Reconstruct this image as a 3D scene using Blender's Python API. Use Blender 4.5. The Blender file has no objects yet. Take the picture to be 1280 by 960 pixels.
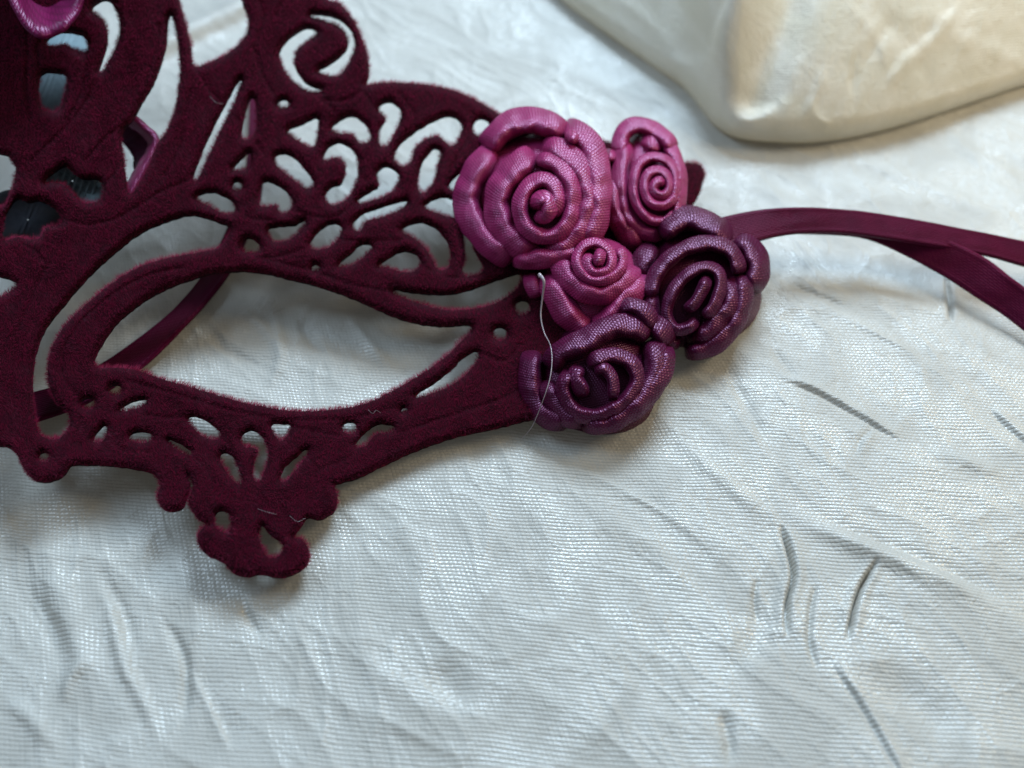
import bpy, math, random
import numpy as np
from mathutils import Vector
from mathutils.geometry import delaunay_2d_cdt

rng = np.random.default_rng(7)
random.seed(7)
SC = bpy.context.scene
COL = SC.collection

# ------------------------------------------------------------------ camera, light, exposure
D = 0.125                       # metres from lens to the middle of the cloth in view
PITCH = math.radians(52)
F = 1250.0                      # focal length in photo pixels (1280 wide)
cam_d = bpy.data.cameras.new('camera')
cam = bpy.data.objects.new('camera', cam_d)
COL.objects.link(cam)
cam.location = (0, -D * math.cos(PITCH), D * math.sin(PITCH))
cam.rotation_euler = (math.pi / 2 - PITCH, 0, 0)
cam_d.sensor_width = 36
cam_d.lens = 36 * F / 1280
cam_d.clip_start = 0.005
cam_d.clip_end = 20
cam_d.dof.use_dof = True
cam_d.dof.focus_distance = 0.116
cam_d.dof.aperture_fstop = 17
SC.camera = cam

world = bpy.data.worlds.new('World')
SC.world = world
world.use_nodes = True
bg = world.node_tree.nodes['Background']
bg.inputs[0].default_value = (0.84, 0.92, 1.0, 1)
bg.inputs[1].default_value = 0.16

def area_lamp(name, loc, target, sx, sy, power, color):
    l = bpy.data.lights.new(name, 'AREA')
    l.shape = 'RECTANGLE'; l.size = sx; l.size_y = sy
    l.energy = power; l.color = color
    o = bpy.data.objects.new(name, l)
    COL.objects.link(o)
    o.location = loc
    o.rotation_euler = (Vector(target) - Vector(loc)).to_track_quat('-Z', 'Y').to_euler()
    return o

area_lamp('window_light', (0.085, 0.275, 0.275), (-0.01, 0.05, 0), 0.18, 0.13, 2.3, (0.63, 0.82, 1.0))
area_lamp('left_fill_light', (-0.26, 0.10, 0.33), (-0.01, 0.03, 0), 0.22, 0.22, 0.80, (0.60, 0.80, 1.0))  # added fill from the left, brightens the cloth inside the eye opening
area_lamp('warm_fold_fill', (0.17, 0.04, 0.13), (0.08, 0.10, 0.01), 0.08, 0.08, 0.20, (1.0, 0.81, 0.52))  # added warm lamp set close by to warm the folded cloth

SC.view_settings.view_transform = 'Standard'
SC.view_settings.look = 'None'
SC.view_settings.exposure = 0.0
SC.view_settings.gamma = 1.0
SC.view_settings.use_curve_mapping = False
SC.render.engine = 'CYCLES'

# ------------------------------------------------------------------ geometry helpers
CAM = np.array(cam.location)
FWD = np.array((0, math.cos(PITCH), -math.sin(PITCH)))
UP = np.array((0, math.sin(PITCH), math.cos(PITCH)))
RT = np.array((1.0, 0, 0))
PX = D / F                                        # size of one photo pixel at the cloth, in metres

def ray(px, py):
    px = np.asarray(px, float); py = np.asarray(py, float)
    return ((px - 640) / F)[..., None] * RT + ((480 - py) / F)[..., None] * UP + FWD

def P(px, py, h=0.0):
    """the point at height h (metres) above the cloth that the photo shows at px, py"""
    d = ray(px, py)
    t = (np.asarray(h, float) - CAM[2]) / d[..., 2]
    return CAM + d * t[..., None]

def to_px(p):
    q = p - CAM
    z = q @ FWD
    return 640 + F * (q @ RT) / z, 480 - F * (q @ UP) / z

def spline(pts, n=8, closed=False):
    p = np.asarray(pts, float)
    m = len(p)
    out = []
    rngi = range(m if closed else m - 1)
    for i in rngi:
        if closed:
            a, b, c, d = p[(i - 1) % m], p[i], p[(i + 1) % m], p[(i + 2) % m]
        else:
            b, c = p[i], p[i + 1]
            a = p[i - 1] if i > 0 else 2 * b - c
            d = p[i + 2] if i + 2 < m else 2 * c - b
        for k in range(n):
            t = k / n
            out.append(0.5 * (2 * b + (c - a) * t + (2 * a - 5 * b + 4 * c - d) * t * t + (3 * b - a - 3 * c + d) * t ** 3))
    if not closed:
        out.append(p[-1])
    return np.array(out)

def resample(p, step):
    p = np.asarray(p, float)
    seg = np.linalg.norm(np.diff(p[:, :2], axis=0), axis=1)
    s = np.concatenate([[0], np.cumsum(seg)])
    n = max(4, int(s[-1] / step) + 1)
    q = np.linspace(0, s[-1], n)
    return np.stack([np.interp(q, s, p[:, k]) for k in range(p.shape[1])], axis=1)

def smooth(x):
    x = np.clip(x, 0, 1)
    return x * x * (3 - 2 * x)

_perm = np.random.default_rng(3).permutation(256)
_perm = np.concatenate([_perm, _perm, _perm])
_ang = np.random.default_rng(5).uniform(0, 2 * np.pi, 256)
_gx, _gy = np.cos(_ang), np.sin(_ang)

def perlin(x, y):
    xi = np.floor(x).astype(int); yi = np.floor(y).astype(int)
    xf = x - xi; yf = y - yi
    u = xf ** 3 * (xf * (xf * 6 - 15) + 10); v = yf ** 3 * (yf * (yf * 6 - 15) + 10)
    xi &= 255; yi &= 255
    def g(ix, iy, dx, dy):
        h = _perm[_perm[ix & 255] + (iy & 255)]
        return _gx[h] * dx + _gy[h] * dy
    a = g(xi, yi, xf, yf); b = g(xi + 1, yi, xf - 1, yf)
    c = g(xi, yi + 1, xf, yf - 1); d = g(xi + 1, yi + 1, xf - 1, yf - 1)
    return (a + (b - a) * u) * (1 - v) + (c + (d - c) * u) * v

def seg_dist(px, py, line):
    """distance to a polyline, signed side, and position along it (0..1)"""
    line = np.asarray(line, float)
    best = np.full(px.shape, 1e9); side = np.zeros(px.shape); along = np.zeros(px.shape)
    seg = np.linalg.norm(np.diff(line, axis=0), axis=1)
    cum = np.concatenate([[0], np.cumsum(seg)]); tot = cum[-1]
    for i in range(len(line) - 1):
        ax, ay = line[i]; bx, by = line[i + 1]
        dx, dy = bx - ax, by - ay
        L2 = dx * dx + dy * dy + 1e-12
        t = np.clip(((px - ax) * dx + (py - ay) * dy) / L2, 0, 1)
        ex, ey = px - (ax + t * dx), py - (ay + t * dy)
        d = np.hypot(ex, ey)
        m = d < best
        best = np.where(m, d, best)
        side = np.where(m, np.sign(dx * ey - dy * ex), side)
        along = np.where(m, (cum[i] + t * seg[i]) / tot, along)
    return best, side, along

def mesh_obj(name, verts, faces, mat, parent=None, uv=None, smooth_shade=True):
    me = bpy.data.meshes.new(name)
    verts = np.asarray(verts, np.float32)
    faces = np.asarray(faces, np.int32)
    k = faces.shape[1]
    me.vertices.add(len(verts)); me.vertices.foreach_set('co', verts.ravel())
    me.loops.add(faces.size); me.loops.foreach_set('vertex_index', faces.ravel())
    me.polygons.add(len(faces))
    me.polygons.foreach_set('loop_start', np.arange(0, faces.size, k, dtype=np.int32))
    me.polygons.foreach_set('use_smooth', np.full(len(faces), smooth_shade, dtype=bool))
    me.update(calc_edges=True)
    if uv is not None:
        ul = me.uv_layers.new(name='UVMap')
        ul.data.foreach_set('uv', np.asarray(uv, np.float32)[faces.ravel()].ravel())
    me.materials.append(mat)
    me.validate()
    o = bpy.data.objects.new(name, me)
    COL.objects.link(o)
    if parent is not None:
        o.parent = parent
        if parent.type == 'EMPTY':               # a part keeps its place; sub-parts share the part's origin
            o.matrix_parent_inverse = Matrix.Translation(-parent.location)
    return o

from mathutils import Matrix
def grid_faces(nr, nc, wrap=False):
    r = np.arange(nr - 1)[:, None]; c = np.arange(nc if wrap else nc - 1)[None, :]
    c2 = (c + 1) % nc
    a = r * nc + c; b = r * nc + c2; d = (r + 1) * nc + c; e = (r + 1) * nc + c2
    return np.stack([a, b, e, d], axis=-1).reshape(-1, 4)

def tag(o, label=None, cat=None, group=None, kind=None):
    if label: o['label'] = label
    if cat: o['category'] = cat
    if group: o['group'] = group
    if kind: o['kind'] = kind
    return o

# ------------------------------------------------------------------ materials
def new_mat(name):
    m = bpy.data.materials.new(name); m.use_nodes = True
    nt = m.node_tree; b = nt.nodes['Principled BSDF']
    return m, nt, b

def N(nt, typ, **kw):
    n = nt.nodes.new(typ)
    for k, v in kw.items():
        if k == 'inp':
            for kk, vv in v.items(): n.inputs[kk].default_value = vv
        else:
            setattr(n, k, v)
    return n

def math_n(nt, op, a, b=None, c=None):
    n = nt.nodes.new('ShaderNodeMath'); n.operation = op
    for i, v in enumerate((a, b, c)):
        if v is None: continue
        if isinstance(v, (int, float)): n.inputs[i].default_value = v
        else: nt.links.new(v, n.inputs[i])
    return n.outputs[0]

def weave_height(nt, per_row, per_dot, warp_amt, offset=0.35, slant=0.0, dots=0.5):
    """UV is in millimetres; rows of raised threads, each broken into short floats"""
    L = nt.links
    uv = N(nt, 'ShaderNodeTexCoord')
    nz = N(nt, 'ShaderNodeTexNoise', noise_dimensions='2D', inp={'Scale': 0.06, 'Detail': 2.0})
    L.new(uv.outputs['UV'], nz.inputs['Vector'])
    sep = N(nt, 'ShaderNodeSeparateXYZ'); L.new(uv.outputs['UV'], sep.inputs[0])
    sn = N(nt, 'ShaderNodeSeparateColor'); L.new(nz.outputs['Color'], sn.inputs[0])
    x = math_n(nt, 'MULTIPLY_ADD', sn.outputs[0], warp_amt * 0.6, sep.outputs[0])
    y = math_n(nt, 'MULTIPLY_ADD', sn.outputs[1], warp_amt, sep.outputs[1])
    y = math_n(nt, 'MULTIPLY_ADD', x, slant, y)
    row = math_n(nt, 'DIVIDE', y, per_row)
    ri = math_n(nt, 'FLOOR', row)
    # each row starts its floats a little further on
    xo = math_n(nt, 'MULTIPLY_ADD', ri, per_dot * offset, x)
    s1 = math_n(nt, 'ABSOLUTE', math_n(nt, 'SINE', math_n(nt, 'MULTIPLY', row, math.pi)))
    s2 = math_n(nt, 'ABSOLUTE', math_n(nt, 'SINE', math_n(nt, 'MULTIPLY', xo, math.pi / per_dot)))
    h = math_n(nt, 'MULTIPLY', math_n(nt, 'POWER', s1, 0.7), math_n(nt, 'MULTIPLY_ADD', math_n(nt, 'POWER', s2, 0.8), dots, 1.0 - dots))
    wn = N(nt, 'ShaderNodeTexWhiteNoise', noise_dimensions='2D')
    cmb = N(nt, 'ShaderNodeCombineXYZ')
    L.new(math_n(nt, 'FLOOR', math_n(nt, 'DIVIDE', xo, per_dot)), cmb.inputs[0]); L.new(ri, cmb.inputs[1])
    L.new(cmb.outputs[0], wn.inputs['Vector'])
    return h, uv, wn.outputs['Value']

def satin_cloth_mat(name='ivory_satin', ca=(0.51, 0.50, 0.46), cb=(0.59, 0.58, 0.535), r0=0.46, r1=0.26, s0=0.55, s1=1.0, tl=0.20):
    m, nt, b = new_mat(name); L = nt.links
    h, uv, rnd = weave_height(nt, 0.45, 0.50, 1.3, 0.38)
    # crushed patches: the finish lies differently from place to place
    n2 = N(nt, 'ShaderNodeTexNoise', noise_dimensions='2D', inp={'Scale': 0.11, 'Detail': 5.0, 'Roughness': 0.55, 'Distortion': 0.6})
    L.new(uv.outputs['UV'], n2.inputs['Vector'])
    cr = N(nt, 'ShaderNodeMapRange', inp={'From Min': 0.38, 'From Max': 0.62, 'To Min': 0.0, 'To Max': 1.0})
    L.new(n2.outputs['Fac'], cr.inputs['Value'])
    colr = N(nt, 'ShaderNodeMix', data_type='RGBA')
    colr.inputs['A'].default_value = (*ca, 1)
    colr.inputs['B'].default_value = (*cb, 1)
    L.new(cr.outputs[0], colr.inputs['Factor'])
    # thread valleys are a touch darker
    dk = N(nt, 'ShaderNodeMix', data_type='RGBA', blend_type='MULTIPLY')
    dk.inputs['Factor'].default_value = 1.0
    rr = N(nt, 'ShaderNodeMapRange', inp={'From Min': 0.15, 'From Max': 0.9, 'To Min': 0.90, 'To Max': 1.03})
    L.new(h, rr.inputs['Value'])
    L.new(colr.outputs['Result'], dk.inputs['A']); L.new(rr.outputs[0], dk.inputs['B'])
    L.new(dk.outputs['Result'], b.inputs['Base Color'])
    ro = N(nt, 'ShaderNodeMapRange', inp={'From Min': 0.0, 'From Max': 1.0, 'To Min': r0, 'To Max': r1})
    L.new(cr.outputs[0], ro.inputs['Value']); L.new(ro.outputs[0], b.inputs['Roughness'])
    sp = N(nt, 'ShaderNodeMapRange', inp={'From Min': 0.0, 'From Max': 1.0, 'To Min': s0, 'To Max': s1})
    L.new(cr.outputs[0], sp.inputs['Value']); L.new(sp.outputs[0], b.inputs['Specular IOR Level'])
    b.inputs['Coat Weight'].default_value = 0.0
    b.inputs['Sheen Weight'].default_value = 0.15
    hh = math_n(nt, 'MULTIPLY', h, math_n(nt, 'MULTIPLY_ADD', rnd, 0.22, 0.80))
    bp = N(nt, 'ShaderNodeBump', inp={'Strength': 0.6, 'Distance': 0.00013})
    L.new(hh, bp.inputs['Height'])
    # fine crumple
    n3 = N(nt, 'ShaderNodeTexNoise', noise_dimensions='2D', inp={'Scale': 0.55, 'Detail': 4.0, 'Distortion': 1.2})
    L.new(uv.outputs['UV'], n3.inputs['Vector'])
    bp2 = N(nt, 'ShaderNodeBump', inp={'Strength': 0.35, 'Distance': 0.0004})
    L.new(n3.outputs['Fac'], bp2.inputs['Height']); L.new(bp2.outputs[0], bp.inputs['Normal'])
    L.new(bp.outputs[0], b.inputs['Normal'])
    tr = N(nt, 'ShaderNodeBsdfTranslucent'); tr.inputs[0].default_value = (0.85, 0.72, 0.5, 1)
    mx = N(nt, 'ShaderNodeMixShader'); mx.inputs[0].default_value = tl
    out = nt.nodes['Material Output']
    L.new(b.outputs[0], mx.inputs[1]); L.new(tr.outputs[0], mx.inputs[2]); L.new(mx.outputs[0], out.inputs[0])
    return m

def ribbon_mat(name, c0, c1, per=0.31, dot=0.34, rough=0.36, strength=0.42, slant=0.25, sheen=(1, .55, .85), sw=0.04, spec=0.85, dots=0.65):
    m, nt, b = new_mat(name); L = nt.links
    h, uv, rnd = weave_height(nt, per, dot, 0.5, 0.5, slant, dots)
    nz = N(nt, 'ShaderNodeTexNoise', noise_dimensions='2D', inp={'Scale': 0.5, 'Detail': 3.0})
    L.new(uv.outputs['UV'], nz.inputs['Vector'])
    mx = N(nt, 'ShaderNodeMix', data_type='RGBA')
    mx.inputs['A'].default_value = (*c0, 1); mx.inputs['B'].default_value = (*c1, 1)
    f = math_n(nt, 'ADD', math_n(nt, 'MULTIPLY', h, 0.5), math_n(nt, 'MULTIPLY', nz.outputs['Fac'], 0.6))
    L.new(f, mx.inputs['Factor'])
    L.new(mx.outputs['Result'], b.inputs['Base Color'])
    b.inputs['Roughness'].default_value = rough
    b.inputs['Specular IOR Level'].default_value = spec
    b.inputs['Specular Tint'].default_value = (*sheen, 1)
    b.inputs['Sheen Weight'].default_value = sw
    b.inputs['Sheen Roughness'].default_value = 0.4
    b.inputs['Sheen Tint'].default_value = (*sheen, 1)
    hh = math_n(nt, 'MULTIPLY', h, math_n(nt, 'MULTIPLY_ADD', rnd, 0.15, 0.85))
    bp = N(nt, 'ShaderNodeBump', inp={'Strength': strength, 'Distance': 0.00016})
    L.new(hh, bp.inputs['Height']); L.new(bp.outputs[0], b.inputs['Normal'])
    return m

def plain_mat(name, col, rough=0.8, **kw):
    m, nt, b = new_mat(name); L = nt.links
    tc = N(nt, 'ShaderNodeTexCoord')
    nz = N(nt, 'ShaderNodeTexNoise', inp={'Scale': 900.0, 'Detail': 4.0})
    L.new(tc.outputs['Object'], nz.inputs['Vector'])
    mx = N(nt, 'ShaderNodeMix', data_type='RGBA')
    mx.inputs['A'].default_value = (*[c * 0.7 for c in col], 1); mx.inputs['B'].default_value = (*[min(1, c * 1.25) for c in col], 1)
    L.new(nz.outputs['Fac'], mx.inputs['Factor']); L.new(mx.outputs['Result'], b.inputs['Base Color'])
    b.inputs['Roughness'].default_value = rough
    for k, v in kw.items(): b.inputs[k].default_value = v
    return m

def pile_mat():
    m, nt, b = new_mat('wine_velvet_pile'); L = nt.links
    at = N(nt, 'ShaderNodeAttribute', attribute_name='tone')
    mx = N(nt, 'ShaderNodeMix', data_type='RGBA')
    mx.inputs['A'].default_value = (0.044, 0.0022, 0.016, 1); mx.inputs['B'].default_value = (0.36, 0.022, 0.080, 1)
    L.new(at.outputs['Fac'], mx.inputs['Factor'])
    L.new(mx.outputs['Result'], b.inputs['Base Color'])
    b.inputs['Roughness'].default_value = 0.65
    b.inputs['Specular IOR Level'].default_value = 0.2
    tr = N(nt, 'ShaderNodeBsdfTranslucent'); tr.inputs[0].default_value = (0.45, 0.025, 0.09, 1)
    ms = N(nt, 'ShaderNodeMixShader'); ms.inputs[0].default_value = 0.30
    L.new(b.outputs[0], ms.inputs[1]); L.new(tr.outputs[0], ms.inputs[2])
    L.new(ms.outputs[0], nt.nodes['Material Output'].inputs[0])
    return m

M_CLOTH = satin_cloth_mat()
M_WARM_FOLD = satin_cloth_mat('ivory_satin_warm_lit', (0.74, 0.695, 0.57), (0.81, 0.765, 0.65), 0.52, 0.38, 0.35, 0.6, 0.25)  # same ivory satin, with the fold's warm light put into its colour
M_PINK = ribbon_mat('magenta_satin_ribbon', (0.11, 0.004, 0.032), (0.35, 0.022, 0.125))
M_PINK_SHADED = ribbon_mat('magenta_satin_shaded', (0.06, 0.002, 0.022), (0.17, 0.007, 0.07), spec=0.35)  # the magenta ribbon again, its shade put into a darker colour
M_PLUM = ribbon_mat('plum_satin_ribbon', (0.018, 0.0005, 0.007), (0.080, 0.0025, 0.030), sheen=(1, .45, .8), strength=0.36, rough=0.34, spec=0.6)
M_TIE = ribbon_mat('wine_satin_ribbon', (0.042, 0.0012, 0.012), (0.11, 0.004, 0.030), per=0.26, dot=0.8, strength=0.6, slant=0.0, rough=0.48, sw=0.0, spec=0.12)
M_BASE = plain_mat('wine_flocked_metal', (0.022, 0.001, 0.005), 0.95, **{'Specular IOR Level': 0.1})
M_PILE = pile_mat()
M_FELT = plain_mat('grey_teal_felt', (0.20, 0.28, 0.31), 0.7)
M_DARK = plain_mat('blackish_felt', (0.022, 0.024, 0.034), 0.9)
M_GLUE = plain_mat('clear_glue', (0.42, 0.34, 0.36), 0.3, **{'Transmission Weight': 0.3})

# ------------------------------------------------------------------ the satin cloth
def cloth_height(X, Y):
    """height of the crushed satin at world x, y (metres)"""
    x = X * 1000; y = Y * 1000                    # mm
    px, py = to_px(np.stack([X, Y, np.zeros_like(X)], -1))
    # the creases run from far left to near right
    a = math.radians(-48)
    u = x * math.cos(a) + y * math.sin(a); v = -x * math.sin(a) + y * math.cos(a)
    w1 = perlin(x / 22 + 5, y / 22) * 8; w2 = perlin(x / 18, y / 18 + 9) * 6
    z = 0.9 * perlin(x / 38 + 3, y / 38 + 7)
    z += 0.42 * perlin((u + w1) / 30, (v + w2) / 9 + 4)
    r = 1 - np.abs(perlin((u + w1) / 22 + 11, (v + w2) / 6.5)) * 2.2
    z += 0.17 * np.clip(r, 0, 1) ** 3
    r = 1 - np.abs(perlin((u + w2) / 9 + 31, (v + w1) / 3.6 + 3)) * 2.2
    z += 0.13 * np.clip(r, 0, 1) ** 4 * smooth(perlin(x / 15 + 2, y / 15) * 1.5 + 0.5)
    z += 0.03 * perlin((u + w2) / 5, (v + w1) / 2.1)
    # crisp creases, branching where two sets of them meet
    for (su, sv, ox, amp, aa) in ((26, 8, 17, 0.17, -48), (16, 6.5, 61, 0.10, -70), (14, 5, 41, 0.09, -30)):
        b = math.radians(aa)
        uu = x * math.cos(b) + y * math.sin(b) + w1 * 0.7; vv = -x * math.sin(b) + y * math.cos(b) + w2 * 0.5
        rr = np.clip(1 - np.abs(perlin(uu / su + ox, vv / sv + 5)) * 3.0, 0, 1)
        z += amp * rr ** 7 * smooth(perlin(x / 19 + ox, y / 19 + 3) * 1.8 + 0.45)
    # creases and ridges traced from the photo: (points, half width px, height mm, kind)
    near = (px > -400) & (px < 1700) & (py > -500) & (py < 1500)
    for pts, hw, hh, kind in CREASES:
        line = spline(pts, 4)
        x0, y0 = line.min(0) - hw * 6; x1, y1 = line.max(0) + hw * 6
        m = near & (px > x0) & (px < x1) & (py > y0) & (py < y1)
        if not m.any(): continue
        d, sd, al = seg_dist(px[m], py[m], line)
        taper = np.clip(np.minimum(al, 1 - al) / 0.22, 0, 1) ** 0.8
        if kind == 'pinch':                       # a narrow fold with a shaded slot beside it
            s_ = -d * sd
            dz = 0.42 * hh * taper * (np.exp(-(d / (hw * 3.2)) ** 2) / (1 + np.exp(-s_ / 0.7)) - 0.55 * np.exp(-((s_ + 2.2) / hw) ** 2))
        elif kind == 'slot':                      # a narrow crack between two soft lips
            dz = hh * taper * (-np.exp(-(d / hw) ** 2) + 0.16 * np.exp(-((d - hw * 3.2) / (hw * 2.4)) ** 2))
        elif kind == 'step':
            dz = hh * taper * (0.5 + 0.5 * np.tanh(d * sd / hw)) * np.exp(-(d / (hw * 4)) ** 2)
        else:
            dz = 0.75 * hh * smooth(np.minimum(al, 1 - al) / 0.4) * np.exp(-(d / hw) ** 2)
        zz = z[m]; zz += dz; z[m] = zz
    return z * 0.001

CREASES = [
    # sharp brown slots at the right
    ([(972, 474), (1010, 486), (1050, 505), (1090, 528), (1128, 551)], 2.7, 1.1, 'pinch'),
    ([(1092, 536), (1078, 552), (1072, 568)], 3.2, 0.5, 'pinch'),
    ([(976, 656), (987, 690), (992, 720), (984, 755), (985, 796)], 2.6, 1.3, 'slot'),
    ([(1096, 702), (1078, 730), (1068, 760), (1060, 800)], 2.4, 1.2, 'slot'),
    ([(1020, 730), (1014, 760), (1012, 800), (1022, 835)], 3, 0.5, 'slot'),
    ([(946, 722), (944, 750), (948, 776)], 3, 0.35, 'slot'),
    ([(1040, 828), (1070, 868), (1095, 910), (1120, 955), (1140, 990)], 3.4, 1.0, 'pinch'),
    ([(1238, 512), (1262, 535), (1290, 560)], 2.7, 1.0, 'pinch'),
    ([(1183, 345), (1188, 370), (1190, 402)], 2.6, 0.7, 'slot'),
    ([(990, 354), (1020, 366), (1058, 380)], 4, 0.8, 'pinch'),
    ([(960, 600), (985, 640), (1040, 668), (1100, 695), (1180, 730), (1290, 790)], 11, 0.95, 'ridge'),
    ([(1000, 630), (1060, 662), (1130, 690), (1220, 728), (1290, 752)], 9, -0.5, 'ridge'),
    ([(840, 545), (890, 590), (950, 640), (985, 655)], 9, 0.5, 'ridge'),
    ([(800, 560), (850, 640), (920, 690), (960, 740)], 12, 0.4, 'ridge'),
    ([(700, 560), (760, 640), (830, 700), (900, 790)], 13, 0.35, 'ridge'),
    ([(1150, 560), (1200, 575), (1270, 600)], 8, 0.5, 'ridge'),
    ([(900, 440), (930, 500), (960, 560)], 8, -0.45, 'ridge'),
    ([(960, 430), (985, 462), (1000, 480)], 6, -0.4, 'ridge'),
    ([(900, 880), (912, 920), (915, 960)], 7, -0.7, 'ridge'),
    ([(960, 690), (950, 790), (900, 850)], 20, -0.5, 'ridge'),
    ([(1080, 820), (1150, 880), (1220, 930)], 26, -0.9, 'ridge'),
    # lower left
    ([(60, 640), (62, 700), (85, 770), (110, 840), (120, 900)], 18, 0.9, 'ridge'),
    ([(100, 690), (135, 750), (155, 830), (190, 900), (200, 960)], 9, 0.7, 'ridge'),
    ([(110, 700), (150, 760), (175, 830)], 10, -0.8, 'ridge'),
    ([(190, 750), (225, 810), (232, 850), (225, 930)], 7, -0.7, 'ridge'),
    ([(238, 830), (262, 880), (290, 940)], 7, -0.8, 'pinch'),
    ([(298, 740), (312, 775), (330, 800)], 6, -0.6, 'ridge'),
    ([(118, 820), (90, 850), (80, 890)], 8, 0.7, 'ridge'),
    ([(0, 720), (30, 740), (70, 800), (80, 850)], 14, -0.7, 'ridge'),
    ([(0, 870), (40, 900), (80, 950)], 12, 0.6, 'ridge'),
    ([(40, 600), (90, 622), (150, 640)], 14, 0.5, 'ridge'),
    ([(540, 820), (560, 860), (600, 880)], 24, -0.7, 'ridge'),
    ([(400, 780), (470, 840), (560, 900), (640, 940)], 18, 0.4, 'ridge'),
    ([(480, 640), (520, 690), (530, 740)], 14, 0.5, 'ridge'),
    # seen through the eye opening
    ([(330, 360), (345, 400), (350, 450), (330, 490)], 7, 0.5, 'ridge'),
    ([(430, 385), (460, 430), (500, 470)], 7, 0.6, 'ridge'),
    ([(395, 375), (380, 410), (410, 450)], 7, -0.5, 'ridge'),
    ([(250, 400), (290, 440), (350, 460)], 8, -0.5, 'ridge'),
    ([(290, 380), (330, 410), (350, 440)], 6, 0.5, 'ridge'),
    ([(120, 330), (170, 310), (230, 300)], 8, 0.5, 'ridge'),
    # far cloth
    ([(640, 55), (720, 95), (800, 140)], 10, 0.5, 'ridge'),
    ([(900, 215), (1000, 260), (1100, 290)], 8, 0.5, 'ridge'),
    ([(1050, 185), (1150, 230), (1280, 280)], 9, 0.6, 'ridge'),
    ([(1180, 170), (1230, 200), (1290, 225)], 8, 0.5, 'ridge'),
    ([(420, -30), (380, -10), (310, 25), (250, 55), (205, 78), (150, 105)], 6, 3.2, 'step'),
]

def axis(lo, hi, step0, step1, ext):
    a = [lo]
    while a[-1] < hi:
        t = (a[-1] - lo) / (hi - lo)
        a.append(a[-1] + step0 + (step1 - step0) * t)
    s = step0
    L = [lo]
    while L[-1] > lo - ext: s *= 1.18; L.append(L[-1] - s)
    s = step1; R = [a[-1]]
    while R[-1] < hi + ext: s *= 1.18; R.append(R[-1] + s)
    return np.array(L[:0:-1] + a + R[1:])

gx = axis(-0.098, 0.098, 0.00018, 0.00018, 0.35)
gy = axis(-0.050, 0.105, 0.00016, 0.00036, 0.35)
GX, GY = np.meshgrid(gx, gy)
GZ = cloth_height(GX, GY)
def weave_uv(X, Y, rot=-4.0):
    a = math.radians(rot)
    return np.stack([(X * math.cos(a) - Y * math.sin(a)) * 1000, (X * math.sin(a) + Y * math.cos(a)) * 1000], -1)
cloth = mesh_obj('satin_cloth', np.stack([GX, GY, GZ], -1).reshape(-1, 3), grid_faces(len(gy), len(gx)), M_CLOTH,
                 uv=weave_uv(GX, GY, 4.0).reshape(-1, 2))
tag(cloth, 'crumpled ivory satin cloth spread flat under the velvet mask', kind='structure')

# ------------------------------------------------------------------ the folded-over end of the cloth, top right
E = spline([(560, -120), (640, -60), (700, -8), (745, 25), (790, 56), (826, 79), (856, 98), (880, 124), (900, 146), (928, 160), (968, 166),
            (1015, 168), (1065, 163), (1120, 151), (1180, 133), (1240, 113), (1290, 97), (1400, 66), (1520, 40)], 12)
E = resample(E, 2.6)
ns = len(E)
prof = []
for k in range(16):                               # the rolled edge
    a = math.radians(-80 + 128 * k / 15)
    prof.append((1 - math.cos(a), 1 + math.sin(a)))
nb = 130
foldS = np.linspace(0, 1, ns)
rad = np.interp(E[:, 0], [560, 700, 800, 880, 920, 1000, 1150, 1300, 1500], [1.2, 1.8, 2.4, 3.4, 3.8, 3.4, 3.0, 2.8, 2.8]) * 1e-3
V = np.zeros((ns, 16 + nb, 3))
for j in range(16):
    b, zz = prof[j]
    h = rad * zz
    edge = P(E[:, 0], E[:, 1], rad)               # silhouette point at mid height
    V[:, j, 0] = edge[:, 0]
    V[:, j, 1] = edge[:, 1] + rad * b * 1.0
    V[:, j, 2] = h
last = V[:, 15].copy()
for j in range(nb):
    d = 0.0007 * (j + 1) * (1 + j * 0.004)
    V[:, 16 + j, 0] = last[:, 0]
    V[:, 16 + j, 1] = last[:, 1] + d
    V[:, 16 + j, 2] = last[:, 2] + 0.027 * (1 - math.exp(-d / 0.026)) * np.interp(E[:, 0], [560, 760, 900, 1500], [0.5, 0.7, 1, 1])
FX, FY = V[..., 0], V[..., 1]
fpx, fpy = to_px(np.stack([FX, FY, V[..., 2]], -1))
wgt = smooth((np.arange(16 + nb)[None, :] - 4) / 10.0)
def fadd(pts, hw, hh, one_side=0):
    d, sd, al = seg_dist(fpx, fpy, spline(pts, 4))
    g = np.exp(-(d / hw) ** 2)
    if one_side: g = np.where(sd * one_side > 0, g, np.exp(-(d / (hw * 2.2)) ** 2))
    taper = np.clip(np.minimum(al + 0.05, 1.02 - al) / 0.15, 0, 1)
    V[..., 2] += hh * 1e-3 * g * wgt * taper
def flap(pts, reach, hh, soft=2.0):
    """the cloth right of this line lies over the cloth left of it"""
    d, sd, al = seg_dist(fpx, fpy, spline(pts, 4))
    s_ = -d * sd
    V[..., 2] += hh * 1e-3 * np.exp(-(d / reach) ** 2) / (1 + np.exp(-s_ / soft)) * wgt * smooth(np.minimum(al + 0.2, 1 - al) / 0.35)
flap([(922, -80), (910, 0), (893, 50), (886, 90), (890, 122), (908, 148)], 34, 4.2)
fadd([(1000, -80), (985, 0), (958, 70), (945, 120), (950, 145)], 30, -2.8)                   # hollow of the roll
fadd([(850, -60), (858, 20), (868, 80)], 26, -0.8)
fadd([(1120, 20), (1085, 70), (1065, 110)], 7, -0.35)
fadd([(1180, 40), (1140, 75), (1110, 110)], 9, 0.3)
fadd([(1150, 0), (1200, 50), (1290, 90)], 14, 0.4)
fadd([(1090, 5), (1140, 60), (1170, 120)], 10, -0.3)
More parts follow.
